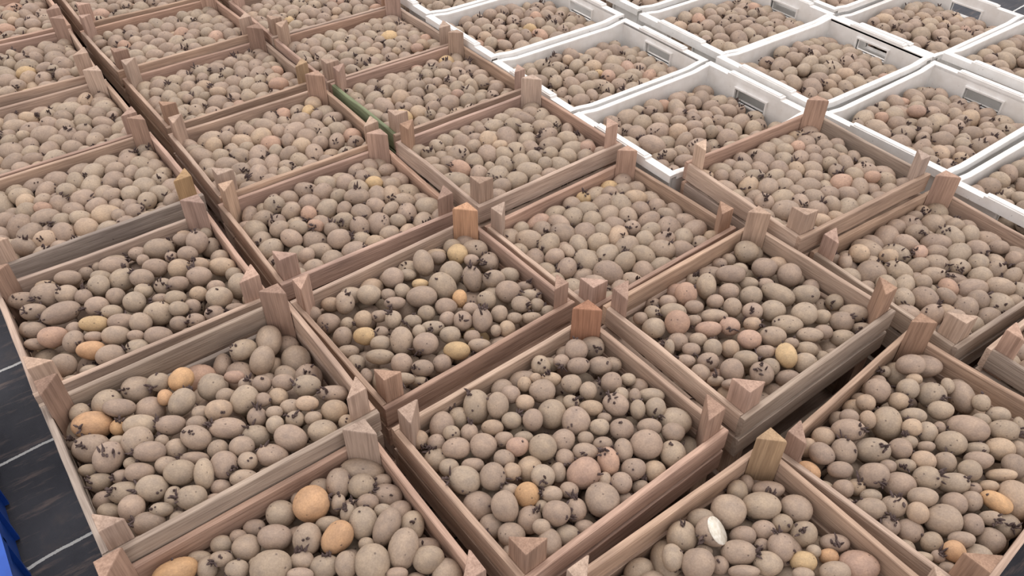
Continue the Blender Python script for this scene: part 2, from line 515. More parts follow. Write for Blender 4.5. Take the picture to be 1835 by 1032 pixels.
def white_parts(H, a, b):
    """Meshes of one crate, origin at its base centre; long walls along Y, end walls along X."""
    t = 0.006
    out = {}
    ai, bi = a/2-0.017, b/2-0.026             # inner walls
    # end wall with hand hole: four boxes round the hole
    hw, hz0, hz1 = 0.062, H-0.070, H-0.030
    out['end_wall'] = boxes_mesh('end_wall', [(-ai, ai, 0, t, 0, hz0), (-ai, -hw, 0, t, hz0, hz1), (hw, ai, 0, t, hz0, hz1), (-ai, ai, 0, t, hz1, H-0.004)], M_WHITE)
    # frame round the hand hole, proud of the wall
    e = 0.005
    out['handle_frame'] = boxes_mesh('handle_frame', [(-hw-e, hw+e, -0.008, 0.016, hz0-e, hz0), (-hw-e, -hw, -0.008, 0.016, hz0, hz1), (hw, hw+e, -0.008, 0.016, hz0, hz1), (-hw-e, hw+e, -0.008, 0.016, hz1, hz1+e)], M_WHITE)
    # end rim: flat flange with a raised middle and lower, pierced corner strips
    w = 0.026
    rb = [(-0.108, 0.108, 0, w, H-0.010, H+0.006), (-a/2, -0.108, 0, w, H-0.010, H-0.001), (0.108, a/2, 0, w, H-0.010, H-0.001),
          (-0.100, 0.100, 0.004, w-0.004, H+0.006, H+0.009), (-a/2, a/2, w-0.003, w, H-0.024, H-0.010)]
    out['end_rim'] = boxes_mesh('end_rim', rb, M_WHITE)
    # long wall: low in the middle, sweeping up at both ends ; rolled rim along its top
    ys = np.concatenate([np.linspace(-bi, -bi+0.075, 8), np.linspace(-bi+0.12, bi-0.12, 8), np.linspace(bi-0.075, bi, 8)])
    def top(y):
        d = bi - abs(y)
        k = min(max(d/0.075, 0), 1)
        k = k*k*(3-2*k)
        return H - 0.004 - 0.008*k
    v, q = [], []
    for y in ys:
        z1 = top(y)
        v += [(0, y, 0), (t, y, 0), (t, y, z1-0.004), (0, y, z1-0.004)]
    for i in range(len(ys)-1):
        for k in range(4):
            A, B = i*4+k, i*4+(k+1) % 4
            q.append((A, A+4, B+4, B))
    q += [(0, 1, 2, 3), tuple(len(v)-4+k for k in (3, 2, 1, 0))]
    out['long_wall'] = mesh_np('long_wall', v, q, None, (M_WHITE,), smooth=False)
    prof = [(-0.001, -0.006), (-0.001, 0.001), (0.001, 0.003), (0.005, 0.003), (0.007, 0.0015), (0.0095, 0.003), (0.0115, 0.001), (0.012, -0.016), (0.0095, -0.016), (0.009, -0.004)]
    v, q = [], []
    for y in ys:
        z1 = top(y)
        v += [(px_*1.42, y, z1+pz) for px_, pz in prof]
    m = len(prof)
    for i in range(len(ys)-1):
        for k in range(m):
            A, B = i*m+k, i*m+(k+1) % m
            q.append((A, A+m, B+m, B))
    out['long_rim'] = mesh_np('long_rim', v, q, None, (M_WHITE,), smooth=False)
    out['base_panel'] = boxes_mesh('base_panel', [(-ai, ai, -bi, bi, 0, 0.005)], M_WHITE)
    return out, ai, bi

def white_crate(n, lower=False):
    x, y, a, z = WHITE[n]
    a *= 0.45
    H = (z+GZ)/2 - 0.0045
    base = 0.0 if lower else (z+GZ)/2 + 0.0045
    parts, ai, bi = white_parts(H, WA, WB)
    root = link('plastic_crate', None, None, (x, y, base), a)
    if lower:
        tag(root, 'empty crate at ground level under the ' + WNAME[n], 'crate', 'lower white crates')
    else:
        tag(root, WLAB[n], 'crate', 'white plastic crates')
    for s in (0, 1):
        rz = math.pi if s else 0.0
        sg = -1 if s else 1
        e = link('end_wall', parts['end_wall'], root, (0, sg*bi, 0), rz)
        link('handle_frame', parts['handle_frame'], e)
        link('end_rim', parts['end_rim'], root, (0, sg*bi, 0), rz)
        link('long_wall', parts['long_wall'], root, (sg*ai, 0, 0), rz)
        link('long_rim', parts['long_rim'], root, (sg*ai, 0, 0), rz)
    link('base_panel', parts['base_panel'], root)
for n in WHITE:
    white_crate(n)
for n in WHITE:
    white_crate(n, True)

# ------------------------------------------------------------------ blue plastic crate at the left edge
def blue_crate():
    x0, x1, y0, y1, H = -1.02, -0.36, -1.180, -0.790, 0.155
    root = link('blue_crate', None, None, ((x0+x1)/2, (y0+y1)/2, 0.0))
    tag(root, 'bright blue plastic crate on the ground cover at the lower left edge', 'crate')
    a, b = (x1-x0)/2, (y1-y0)/2
    t = 0.006
    for nm, s in (('long_wall', 1), ('long_wall', -1)):
        bx = [(-a, a, s*(b-0.012)-t/2, s*(b-0.012)+t/2, 0.006, H-0.01)]
        for k in range(7):                        # vertical ribs on the outside
            xr = -a + 0.02 + k*(2*a-0.04)/6
            bx.append((xr-0.004, xr+0.004, min(s*(b-0.009), s*b), max(s*(b-0.009), s*b), 0.006, H-0.012))
        link(nm, boxes_mesh(nm, bx, M_BLUE), root)
    for s in (1, -1):
        link('end_wall', boxes_mesh('end_wall', [(s*(a-0.012)-t/2, s*(a-0.012)+t/2, -b+0.015, b-0.015, 0.006, H-0.01)], M_BLUE), root)
    link('rim', boxes_mesh('rim', [(-a, a, b-0.020, b, H-0.01, H), (-a, a, -b, -b+0.020, H-0.01, H), (-a, -a+0.020, -b+0.02, b-0.02, H-0.01, H), (a-0.020, a, -b+0.02, b-0.02, H-0.01, H),
                                   (-a, a, b-0.003, b, H-0.028, H-0.01)], M_BLUE), root)
    link('base_panel', boxes_mesh('base_panel', [(-a+0.012, a-0.012, -b+0.012, b-0.012, 0, 0.006)], M_BLUE), root)
blue_crate()
# ------------------------------------------------------------------ seed potatoes
# where the larger potatoes lie in the trays, read off in picture units: x,y,width,height[,turn] + flags
# (s sprouted, t tan, p pinkish, o orange, y yellow); they are dropped onto the heap surface of their tray below.
OX = {4: (0, 336), 5: (600, 336), 6: (1195, 336), 7: (0, 672), 8: (600, 672), 9: (1195, 672)}
DATA = [
('A', 7, """523,115,145,140s 617,175,150,90 770,185,140,140 690,35,150,130s 815,40,110,90s 925,25,125,110,-50o 843,120,70,80o 935,145,145,115,-50s 1035,195,90,80
1132,185,120,115t 1100,75,140,130,-40s 1160,105,90,80 1250,135,140,135,-50 1198,10,95,70p 1345,45,95,85 1455,40,110,90 1270,45,80,70s 1350,125,70,70 1425,115,90,90t 1582,60,130,110s
1500,165,110,90 1575,145,110,75t 1712,95,140,90s 1722,190,130,120t 1780,240,80,85t 410,205,100,100s 485,260,185,135os 615,265,80,85os 720,270,165,115 880,260,130,105s 1010,250,100,80
1015,325,150,115,20s 1170,280,170,105s 1325,215,95,100s 1405,190,80,70 1515,225,90,85s 1610,220,80,75 1405,260,90,85 1650,300,150,110 1315,320,135,115s 1500,330,160,125,15
1245,375,120,110 1390,420,145,110 1280,440,95,90 375,355,80,80s 470,380,165,150s 610,345,90,70 710,340,145,140,-40 770,395,150,100s 830,340,70,60 905,375,105,100 560,430,155,140,-60s
680,450,80,60 1005,430,140,75s 1115,385,100,100 1155,460,135,140 1130,575,100,80 850,465,110,90 930,505,150,125 1050,510,95,150,-10 715,510,135,100s 460,490,110,60 515,545,110,95s 625,520,90,70s
640,610,145,120 790,580,150,135s 680,690,130,125 510,655,100,100 545,710,110,80 885,640,75,120 985,630,140,130s 785,755,145,125s 815,690,110,70 920,740,90,80 1100,640,100,60 1260,525,135,95 1370,505,90,45 735,850,90,60"""),
('B', 7, """1750,535,110,120 1635,560,120,95 1610,675,185,165,-40os 1530,640,80,80 1440,705,140,130 1730,660,80,100s 1790,700,70,100s 1690,765,130,90 1735,850,165,145,-50o 1300,790,105,95
1418,835,165,125 1575,855,135,155 1140,845,105,95 1265,900,145,125s 1220,830,80,70 1005,905,115,80 1130,945,110,75s 900,980,200,145,-20o 1055,990,110,110 1210,1000,110,100 1400,990,185,190
1550,950,120,90 1660,985,135,125 1790,960,110,130 1545,1020,130,50 1320,960,80,60"""),
('B', 8, """180,435,205,130s 35,550,120,150s 137,568,130,120 285,515,90,80 315,590,155,115,10 175,650,105,85s 75,700,100,120s 150,755,135,160 385,655,150,120,-40 265,690,90,70
265,785,120,190,25 450,745,120,140s 360,895,145,200,15 515,845,150,110s 195,965,170,190 65,960,120,130 490,965,145,140 635,970,140,160 320,1020,100,50 20,650,60,90 165,860,80,50"""),
('C', 8, """515,235,125,145 610,195,90,115s 725,170,130,165s 838,158,105,130 905,100,95,90 805,40,115,110 975,140,90,85t 1060,90,135,110 980,45,70,80t 1115,20,100,70t 1030,15,60,40t
910,230,100,90s 1015,235,105,105 1120,205,140,145 1210,145,80,80s 1300,85,90,90 1320,170,120,85t 1235,245,140,140,-40 1210,45,100,100 1420,40,105,100 1440,155,130,110,30s 1475,105,70,80
1510,25,80,60 1555,180,80,95s 1640,95,130,75 1655,180,105,105s 1600,30,85,80 1540,105,60,80 1765,225,150,140 1475,280,120,110 1615,270,120,90 1355,265,95,90 1385,220,70,55 1290,320,80,70
1740,300,110,100 1600,360,155,145 1738,405,125,135s 1485,395,90,120 1535,490,115,115 1645,495,110,110t 1405,445,105,140,-10ps 1280,515,165,160,-30ps 1375,355,100,75s 1285,400,120,90s 1375,650,160,165
1470,555,105,105 1385,545,70,90 1570,570,80,80 1490,635,90,80 985,620,120,125o 938,368,105,100p 968,325,100,70 870,330,90,85 1070,375,135,130 1165,345,115,130,30 812,270,110,85t
688,300,90,95 600,295,85,80 437,335,80,95t 523,350,90,85s 620,385,140,105 762,370,130,130 505,450,125,110s 590,480,100,90 705,465,110,80 870,430,100,90 905,500,85,90t 1000,490,130,130t
1070,515,115,115s 1145,500,80,100 675,550,165,130,25s 808,528,130,135,40s 570,560,90,100 725,680,150,145s 868,688,125,165,-20 1003,745,125,135s 905,600,90,90 1120,610,105,85 1200,590,90,80
1060,675,60,70 1140,715,135,125s 1235,695,110,115s 795,780,125,120s 905,850,130,120 1070,790,90,80 1195,825,120,110s 1115,880,110,150 1280,780,100,80 870,910,70,90 1180,430,90,90"""),
('C', 5, """1245,765,70,60 1145,810,115,90s 1240,840,110,110 1330,815,125,105 985,850,90,100s 900,940,135,130 1075,895,105,75 1165,890,80,70s 1255,915,105,90 1360,915,115,90 1470,880,95,80"""),
('D', 9, """335,580,100,110 405,555,70,100 515,595,150,90 315,705,165,165 495,680,185,140 660,695,160,130,20 175,740,140,120 590,755,100,90 495,800,115,95 400,830,120,110
695,825,120,135s 590,875,125,135s 75,845,145,150s 870,860,140,90s 365,915,170,120s 510,970,135,120 690,955,125,100y 825,930,90,85o 1005,970,180,150p 30,940,100,130 165,975,150,170 275,970,90,90
870,1010,150,100 400,1010,150,60 490,870,80,70 760,900,70,60 700,1020,100,50 190,905,90,50"""),
('E', 9, """1000,45,80,90t 945,90,80,60 905,135,105,85t 1015,145,95,80t 1080,85,115,120 1190,135,95,90t 1240,75,105,100 1360,105,130,125s 1450,60,60,80 1515,110,120,170,-15 1605,140,80,90 1410,185,115,95
1270,20,80,50t 840,200,90,90s 940,215,90,80s 1030,230,80,90t 1130,255,145,160 1265,210,120,80 1255,270,95,85t 1345,295,95,105s 1400,270,60,60s 1545,275,190,130,10 1620,240,90,90 1700,205,110,90
1725,285,140,105s 1810,265,60,90 770,280,110,80s 800,325,105,100t 920,290,155,110s 700,350,90,100t 790,410,120,105,25 910,395,120,130s 1060,390,165,130s 1195,385,115,100 1250,345,80,70
1450,350,140,120 1590,385,110,80s 1715,385,135,110t 1810,375,60,80 1320,440,115,100t 1425,450,100,110 1330,365,80,60 725,500,120,100,20o 890,485,120,85 655,445,80,80 1065,525,135,130s
1140,470,80,70 1220,465,100,75s 1600,440,130,90 1555,495,115,100 1780,465,110,120 1725,520,130,70t 1200,560,155,125 1335,535,130,115s 1460,560,150,110s 800,580,105,80 905,585,95,95 975,575,90,90st
1045,620,100,70 1310,630,135,100 1575,585,75,70 1655,570,90,55t 1685,660,150,90,30o 1780,640,150,190t 920,670,95,80s 1045,690,150,105s 1170,680,120,115s 1288,715,100,105t 1475,670,125,110
1570,650,95,110 1660,735,100,80s 1425,755,185,150 1565,775,105,105 1750,790,130,130s 1060,790,110,95 1140,785,90,100s 1245,815,120,120 1355,860,105,100s 1510,850,120,80 1645,850,120,140,40
1215,910,105,100 1470,900,105,110,-20o 1600,950,160,150 1315,925,110,60 1350,985,160,130 1400,925,60,50s 1120,865,60,60 1440,985,80,70 1520,1000,70,60"""),
('E', 6, """1245,920,135,100 1155,945,120,130 1365,880,150,110 1090,920,50,60s 1060,990,80,70 1500,1010,80,60"""),
('H', 6, """385,325,110,105 500,318,95,100 320,365,70,65 240,375,75,60 595,385,100,85t 180,420,130,90 505,420,120,105 320,450,135,95 375,420,80,70 625,460,120,110 700,455,60,60 765,500,85,85
125,470,65,70s 200,515,100,120 95,550,105,115p 320,535,100,90 420,490,90,65 510,500,80,70 430,560,110,95 565,550,160,105,25 713,560,125,110 875,585,90,80 990,635,130,90s 250,585,85,70
140,615,90,70 340,615,90,100 545,635,120,105 435,640,105,85s 245,665,135,75 705,660,130,110 795,665,90,80 890,695,110,110 1005,730,100,60 620,715,140,95 440,700,80,75st 320,710,100,90ps
215,730,120,85p 50,700,120,130,30p 140,680,70,60 725,760,120,75 805,740,90,75 550,770,125,100 425,780,115,95p 160,780,90,70 325,830,90,90t 235,825,90,95 125,830,90,70 925,790,120,90
640,795,70,55 510,845,90,75 610,875,105,120,-15y 720,835,110,85 800,880,80,85 405,880,120,90 540,920,90,90 725,915,115,110 210,900,110,90s 100,890,90,70 175,955,90,90 330,950,120,115
485,965,110,120s 625,985,120,85 850,850,70,50 50,790,100,90 20,810,40,80 340,1010,110,60 250,990,80,50"""),
('H', 5, """1700,505,110,90p 1610,575,75,65 1710,590,85,75 1740,650,130,90 1635,645,80,80s 1640,725,115,100 1570,670,70,70"""),
('G', 5, """675,240,100,100 550,265,90,95 765,305,125,100 485,310,95,65t 633,350,105,95y 865,355,100,105s 335,380,110,95s 530,360,80,70s 450,400,100,125,-20 225,420,95,90 130,470,115,100t 700,370,75,60
790,385,80,80s 600,445,115,120,45 710,470,95,130,-15s 815,475,110,90s 905,450,100,80 300,470,110,95 370,450,80,60 550,515,125,150,-40 440,495,80,55y 450,565,150,105 895,540,125,110s 65,535,110,85
180,555,115,100 345,535,75,75 990,500,80,55s 995,555,85,60s 1070,540,75,80s 640,573,75,85o 780,580,95,100s 700,625,80,75s 270,550,70,60 310,595,100,70s 50,600,90,110s 570,620,105,90 470,645,85,80
955,605,95,85s 1040,605,70,70s 1095,635,70,70 845,650,85,85 755,690,95,125s 1010,670,95,65 925,670,75,60 885,725,80,85t 145,680,90,90t 230,660,80,65 300,680,80,95s 400,685,90,70s 580,675,80,75
655,690,90,100s 65,695,65,60 590,760,100,95 500,725,110,80s 435,745,70,75 345,790,110,140 150,765,105,95y 240,740,70,60s 235,800,100,75 40,770,95,100 465,810,130,105 630,840,130,95y 740,810,110,70s
705,770,80,80 830,730,50,60 70,845,100,75 235,870,140,75 345,905,105,105 550,905,95,90 450,930,110,85s 110,905,90,90s 360,980,110,60s 430,990,80,50 160,970,60,80"""),
('G', 4, "1680,575,95,75t 1610,650,80,80 1690,700,110,100s"),
('F', 4, """70,605,130,95s 175,640,110,90s 240,560,140,130s 320,645,180,110,-20s 340,555,110,90s 230,490,100,60t 330,420,120,75 350,470,120,75 420,400,70,70 485,400,50,55 430,560,80,85s 505,510,105,100
580,350,110,50 585,410,135,95 635,475,130,110,-30s 520,460,95,65 695,325,95,70 815,305,135,100 830,260,90,60 730,465,110,90s 800,415,120,95 735,370,60,60 880,355,60,60s 920,200,85,70t 1005,205,80,60s
935,265,85,70 1020,290,100,115s 1085,215,60,60s 1110,300,90,100s 965,340,95,80 1190,345,90,85 1030,395,90,70ts 1140,410,130,95t 1025,460,115,100 930,420,110,100t 1265,420,80,75 840,510,90,80s
915,495,95,80s 1110,510,85,70 735,535,85,75 595,560,90,90 690,595,110,100 1020,545,85,80t 1130,565,125,105 1225,515,105,120 900,570,100,80 985,610,80,80s 830,570,80,60s 500,610,110,95s 575,640,100,75s
920,625,90,75 1290,575,80,90t 1100,655,100,90s 1210,620,95,60s 480,705,130,90y 635,695,140,90 720,700,100,100 815,655,140,115 920,695,80,80 1005,680,90,70s 180,735,110,85 280,770,125,110p 380,730,80,80
380,795,100,110s 600,765,130,100 485,765,90,60 470,840,130,100o 810,770,130,100 575,870,135,110 705,840,120,100s 700,760,80,60 330,915,120,120 460,945,90,75 165,815,110,60 110,740,60,80 980,740,80,50 370,990,80,60"""),
]
# tinted ones in the farther trays, in whole-picture units
FAR = [('V', '484,264,34,36p 560,190,30,26t'), ('S', '495,130,22,22p 500,150,34,24p 392,167,28,20t'), ('Z', '785,105,28,25y 743,121,22,14p 820,170,22,18p'), ('M', '1018,292,30,26y 975,307,24,22y'),
       ('X', '671,330,30,26y 640,352,44,30 770,375,44,36'), ('W4', '956,61,28,24t'), ('W3', '1043,113,24,28p 1130,122,26,22t'), ('Y', '748,87,22,18p'), ('I', '1429,267,26,24p 1563,320,26,24p 1495,265,30,28'),
       ('J', '1540,455,34,32t 1592,462,30,28t'), ('W1', '1590,178,30,22p 1640,200,30,22p'), ('W2', '1515,135,30,26t'), ('O', '120,345,32,28'), ('P', '78,250,44,44'),
       ('N', '875,255,30,34t'), ('F', '0,0,0,0')]

SZ = dict(T=5, M=4)
def cube_sphere(n):
    idx, V, Q = {}, [], []
    def vid(p):
        k = tuple(np.round(p, 5))
        if k not in idx:
            idx[k] = len(V); V.append(p)
        return idx[k]
    ax = np.tan(np.linspace(-math.pi/4, math.pi/4, n+1))
    for d in range(3):
        for s in (1, -1):
            for i in range(n):
                for j in range(n):
                    f = []
                    for (a, b) in ((i, j), (i+1, j), (i+1, j+1), (i, j+1)):
                        p = np.zeros(3); p[d] = s; p[(d+1) % 3] = ax[a]; p[(d+2) % 3] = ax[b]
                        f.append(vid(p))
                    Q.append(f if s > 0 else f[::-1])
    V = np.array(V); V /= np.linalg.norm(V, axis=1)[:, None]
    return V, np.array(Q)
CS = {n: cube_sphere(n) for n in (3, 4, 5, 7)}
def lump(V, r):
    """Low-frequency deformation of the unit sphere: a potato's uneven roundness."""
    d = np.ones(len(V))
    for _ in range(4):
        k = r.normal(0, 1, 3); k /= np.linalg.norm(k)
        d += r.uniform(-0.06, 0.06)*np.cos((V @ k)*r.uniform(1.5, 3.2) + r.uniform(0, 6))
    return V*d[:, None]
LUMPS = {n: [lump(CS[n][0], np.random.default_rng(100+k)) for k in range(10)] for n in CS}

TINT = {'g': [(0.412, 0.322, 0.248), (0.398, 0.302, 0.236), (0.42, 0.334, 0.252), (0.378, 0.292, 0.228), (0.400, 0.306, 0.242), (0.42, 0.338, 0.260)],
        't': [(0.48, 0.36, 0.265), (0.50, 0.38, 0.275)], 'p': [(0.50, 0.335, 0.25), (0.48, 0.33, 0.255)],
        'o': [(0.58, 0.365, 0.20), (0.56, 0.35, 0.205)], 'y': [(0.59, 0.43, 0.25), (0.57, 0.41, 0.235)]}
def tint_of(code, r):
    c = np.array(TINT[code][r.integers(len(TINT[code]))])
    return c*r.uniform(0.90, 1.10)

class Pot:
    __slots__ = ('c', 'ax', 's', 'code', 'spr', 'anno', 'tray', 'ray', 'top', 'px', 'area', 'cut', 'vis')

def surf(n, u, v):
    """Height of the heap surface (potato tops) above the rim level, tray coordinates."""
    a, b = (A_, B_) if n in WOOD else (WA, WB)
    e = min(1.0, max(0.0, 1-max(abs(u)/(a/2-0.012), abs(v)/(b/2-0.012)))/0.30)
    e = e*e*(3-2*e)
    k = TOPS.get(n, (-0.026, 0.022))
    return k[0] + k[1]*e - (0.034*max(0.0, v/(b/2)) if n in WHITE else 0.0)
TOPS = {n: (-0.044, 0.026) for n in WHITE}
TOPS.update({'X': (-0.018, 0.022), 'C': (-0.022, 0.024), 'A': (-0.027, 0.022), 'B': (-0.030, 0.02), 'D': (-0.040, 0.016), 'H': (-0.036, 0.022), 'I': (-0.032, 0.02), 'F': (-0.020, 0.024)})

def rand_axes(r, flat=0.35):
    q = r.normal(0, 1, (3, 3))
    q[0, 2] *= flat
    e0 = q[0]/np.linalg.norm(q[0])
    e1 = q[1]-e0*(q[1]@e0); e1 /= np.linalg.norm(e1)
    return np.stack([e0, e1, np.cross(e0, e1)], -1)

def parse(txt):
    for w in txt.split():
        fl = ''
        while w[-1].isalpha():
            fl = w[-1]+fl; w = w[:-1]
        yield [float(q) for q in w.split(',')], fl

BYTRAY = {}
def annotate(n, px, py, w, h, ang, fl, r, cut=False):
    o, Rm = tray_frame(n)
    d = ray(px, py)
    # intersect the ray with the heap surface, a potato's half-height below it
    t = (o[2]-0.035-CAM[2])/d[2]
    for _ in range(6):
        P = CAM+d*t
        u, v, _z = Rm.T @ (P-o)
        depth = (d*t) @ Fv
        rr = min(w, h)/2*depth/F_PX
        t = (o[2]+surf(n, u, v)-rr*0.85-CAM[2])/d[2]
    P = CAM+d*t
    depth = (d*t) @ Fv
    u, v, _z = Rm.T @ (P-o)
    a, b = (A_, B_) if n in WOOD else (WA, WB)
    p = Pot()
    s = np.array([w, h])/2*depth/F_PX
    th = math.radians(ang)
    ex = R2*math.cos(th) - U2*math.sin(th)
    ey = U2*math.cos(th) + R2*math.sin(th)
    ex = ex-d*(ex@d); ex /= np.linalg.norm(ex)
    ey = ey-d*(ey@d)-ex*(ey@ex); ey /= np.linalg.norm(ey)
    p.ax = np.stack([ex, ey, np.cross(ex, ey)], -1)
    s = s*1.075
    p.s = np.array([s[0], s[1], min(s)*0.62+max(s)*0.33])
    p.s = np.clip(p.s, 0.012, 0.046)
    m = 0.8*min(p.s)
    lu, lv = a/2-TB-m, b/2-TB-m
    if n in WHITE:
        lu, lv = a/2-0.030-m, b/2-0.040-m
    q = np.array([np.clip(u, -lu, lu), np.clip(v, -lv, lv), _z])
    p.c = o + Rm @ q
    p.ray = d
    p.anno = True; p.top = True; p.tray = n; p.cut = cut
    p.code = next((k for k in fl if k in 'oypt'), 'g')
    p.spr = 's' in fl
    BYTRAY.setdefault(n, []).append(p)
    return p

r0 = np.random.default_rng(3)
for n, cr, txt in DATA:
    ox, oy = OX[cr]
    k = 640/1835
    for q, fl in parse(txt):
        annotate(n, ox+q[0]*k, oy+q[1]*k, q[2]*k, q[3]*k, q[4] if len(q) > 4 else 0.0, fl, r0)
for n, txt in FAR:
    for q, fl in parse(txt):
        if q[2] > 0:
            annotate(n, q[0], q[1], q[2], q[3], 0.0, fl, r0)
CUT = annotate('D', 1195+232*640/1835, 672+812*640/1835, 165*640/1835, 140*640/1835, 15, 's', r0, True)

def fill(n, r):
    L = BYTRAY.setdefault(n, [])
    o, Rm = tray_frame(n)
    a, b = (A_, B_) if n in WOOD else (WA, WB)
    na = len(L)
    dense = na > 20
    total = (185 if n in WOOD else 205)
    med = {'W1': 0.0265}.get(n, 0.0255)
    k = max(0, total - na) if not dense else max(70, 150-na)
    for i in range(k):
        p = Pot()
        u, v = r.uniform(-1, 1)*(a/2-0.035), r.uniform(-1, 1)*(b/2-0.04)
        rad = float(np.clip(r.normal(med, 0.0042), 0.017, 0.037))
        el = r.uniform(1.0, 1.38)
        p.s = np.array([rad*el, rad*r.uniform(0.95, 1.05), rad*r.uniform(0.88, 1.0)])
        p.ax = rand_axes(r)
        zt = surf(n, u, v)
        z = zt - (r.uniform(0.045, 0.09) if dense else r.uniform(0.02, 0.10))
        p.c = o + Rm @ np.array([u, v, z])
        p.anno = False; p.top = not dense; p.tray = n; p.cut = False; p.ray = None
        cc = r.random()
        p.code = 'g' if cc < 0.925 else ('t' if cc < 0.975 else ('p' if cc < 0.996 else 'y'))
        p.spr = r.random() < 0.42
        L.append(p)
    relax(n, L, o, Rm, a, b, dense)

def relax(n, L, o, Rm, a, b, dense):
    m = len(L)
    C = np.array([p.c for p in L]); C0 = C.copy()
    AX = np.array([p.ax for p in L]); SS = np.array([p.s for p in L])
    an = np.array([p.anno for p in L])
    RY = np.array([p.ray if p.ray is not None else (0, 0, -1) for p in L])
    M = np.einsum('nij,nj->nij', AX, SS)                 # columns: scaled axes (world)
    lu, lv = (a/2-TB, b/2-TB) if n in WOOD else (a/2-0.024, b/2-0.034)
    rmax = SS.max(1)
    lift = np.zeros(m)                                   # bigger ones lie on top, half-hidden ones lower
    if dense:
        av = (SS[:, 0]*SS[:, 1])
        md = np.median(av[an])
        lift[an] = np.clip((av[an]/md-1)*0.016, -0.012, 0.010)
        lift[[i for i, p in enumerate(L) if p.cut]] = 0.022
    capf = np.full(m, -0.013)
    its = 110 if not dense else 80
    I = J = None
    for it in range(its):
        if it % 8 == 0:
            D = C[:, None]-C[None]
            dd = np.sqrt((D**2).sum(-1))
            if dense and an.any():
                px, dz = project(C)
                rad = np.sqrt(SS[:, 0]*SS[:, 1])*F_PX/dz
                dist = np.linalg.norm(px[:, None]-px[None][:, an], axis=2)/rad[an][None]
                capf = -0.040 + 0.028*np.clip((dist.min(1)-1.15)/0.6, 0, 1)
            I, J = np.where(np.triu(dd < rmax[:, None]+rmax[None]+0.006, 1))
        d = C[J]-C[I]
        L_ = np.linalg.norm(d, axis=1)+1e-9
        nrm = d/L_[:, None]
        hi = np.linalg.norm(np.einsum('nij,ni->nj', M[I], nrm), axis=1)
        hj = np.linalg.norm(np.einsum('nij,ni->nj', M[J], nrm), axis=1)
        ov = np.maximum(0, (hi+hj)*0.985-L_)
        wi = np.where(an[I], 0.25, 1.0); wj = np.where(an[J], 0.25, 1.0)
        push = nrm*(ov*0.55)[:, None]
        mv = np.zeros_like(C)
        np.add.at(mv, I, -push*(wi/(wi+wj))[:, None])
        np.add.at(mv, J, push*(wj/(wi+wj))[:, None])
        # annotated ones keep to their line of sight: mostly move along it
        par = RY*(mv*RY).sum(1)[:, None]
        mv[an] = (par + 0.55*(mv-par))[an]
        C = C+mv
        lateral = (C0-C) - RY*((C0-C)*RY).sum(1)[:, None]
        C[an] += (0.10*lateral + 0.03*(C0+np.array([0, 0, 1.0])*lift[:, None]-C))[an]
        if not dense:
            C[~an, 2] -= 0.0012 if it < its-15 else 0.0
        # container
        q = (C-o) @ Rm
        eu = 1.03*np.linalg.norm(np.einsum('nij,i->nj', M, Rm[:, 0]), axis=1)
        evv = 1.03*np.linalg.norm(np.einsum('nij,i->nj', M, Rm[:, 1]), axis=1)
        ew = np.linalg.norm(np.einsum('nij,i->nj', M, np.array([0, 0, 1.0])), axis=1)
        q[:, 0] = np.clip(q[:, 0], -lu+eu, lu-eu)
        q[:, 1] = np.clip(q[:, 1], -lv+evv, lv-evv)
        zt = np.array([surf(n, x, y) for x, y in q[:, :2]])
        flo = -WALL_H+0.008 if n in WOOD else -0.145
        q[:, 2] = np.maximum(q[:, 2], flo+ew)
        cap = np.where(an, zt+0.014+lift-ew, zt-ew + (0.004 if not dense else capf))
        q[:, 2] = np.minimum(q[:, 2], np.maximum(cap, flo+ew))
        C = o + q @ Rm.T
    for p, c in zip(L, C):
        p.c = c

import time
_t0 = time.time()
for n in list(WOOD)+list(WHITE):
    fill(n, np.random.default_rng(sum(map(ord, n))*31+5))
print('packing', round(time.time()-_t0, 1), 's')

rb_ = np.random.default_rng(5)
for k in range(46):                               # a few in the near corner of the blue crate
    p = Pot()
    p.s = np.array([1.2, 1.0, 0.92])*rb_.uniform(0.021, 0.030)
    p.ax = rand_axes(rb_)
    p.c = np.array([rb_.uniform(-0.62, -0.42), rb_.uniform(-1.10, -0.85), 0.035+0.045*(k % 3)])
    p.anno = False; p.top = False; p.tray = 'A'; p.cut = False; p.ray = None; p.code = 'g'; p.spr = False
    BYTRAY['A'].append(p)
ALL = [p for n in BYTRAY for p in BYTRAY[n]]
C = np.array([p.c for p in ALL])
PX, DEP = project(C)
for p, q, dz in zip(ALL, PX, DEP):
    p.px = q
    s = np.sort(p.s)
    p.area = math.pi*s[2]*s[1]*(F_PX/dz)**2
    x0, x1, y0, y1 = -25, 1860, -25, 1057
    p.vis = dz > 0 and x0 < q[0] < x1 and y0 < q[1] < y1
    if dz > 0 and p.vis and p.anno:
        # share of the potato inside the frame
        rr = math.sqrt(p.area/math.pi)
        fx = np.clip((min(q[0]+rr, 1835)-max(q[0]-rr, 0))/(2*rr), 0, 1)
        fy = np.clip((min(q[1]+rr, 1032)-max(q[1]-rr, 0))/(2*rr), 0, 1)
        p.area *= float(fx*fy)
cand = sorted([p for p in ALL if p.anno and p.vis], key=lambda p: -p.area)
first = [p for p in cand if p.cut or (p.code in 'oy' and p.area > 500)]
IND = first + [p for p in cand if p not in first][:300-len(first)]
INDSET = set(map(id, IND))

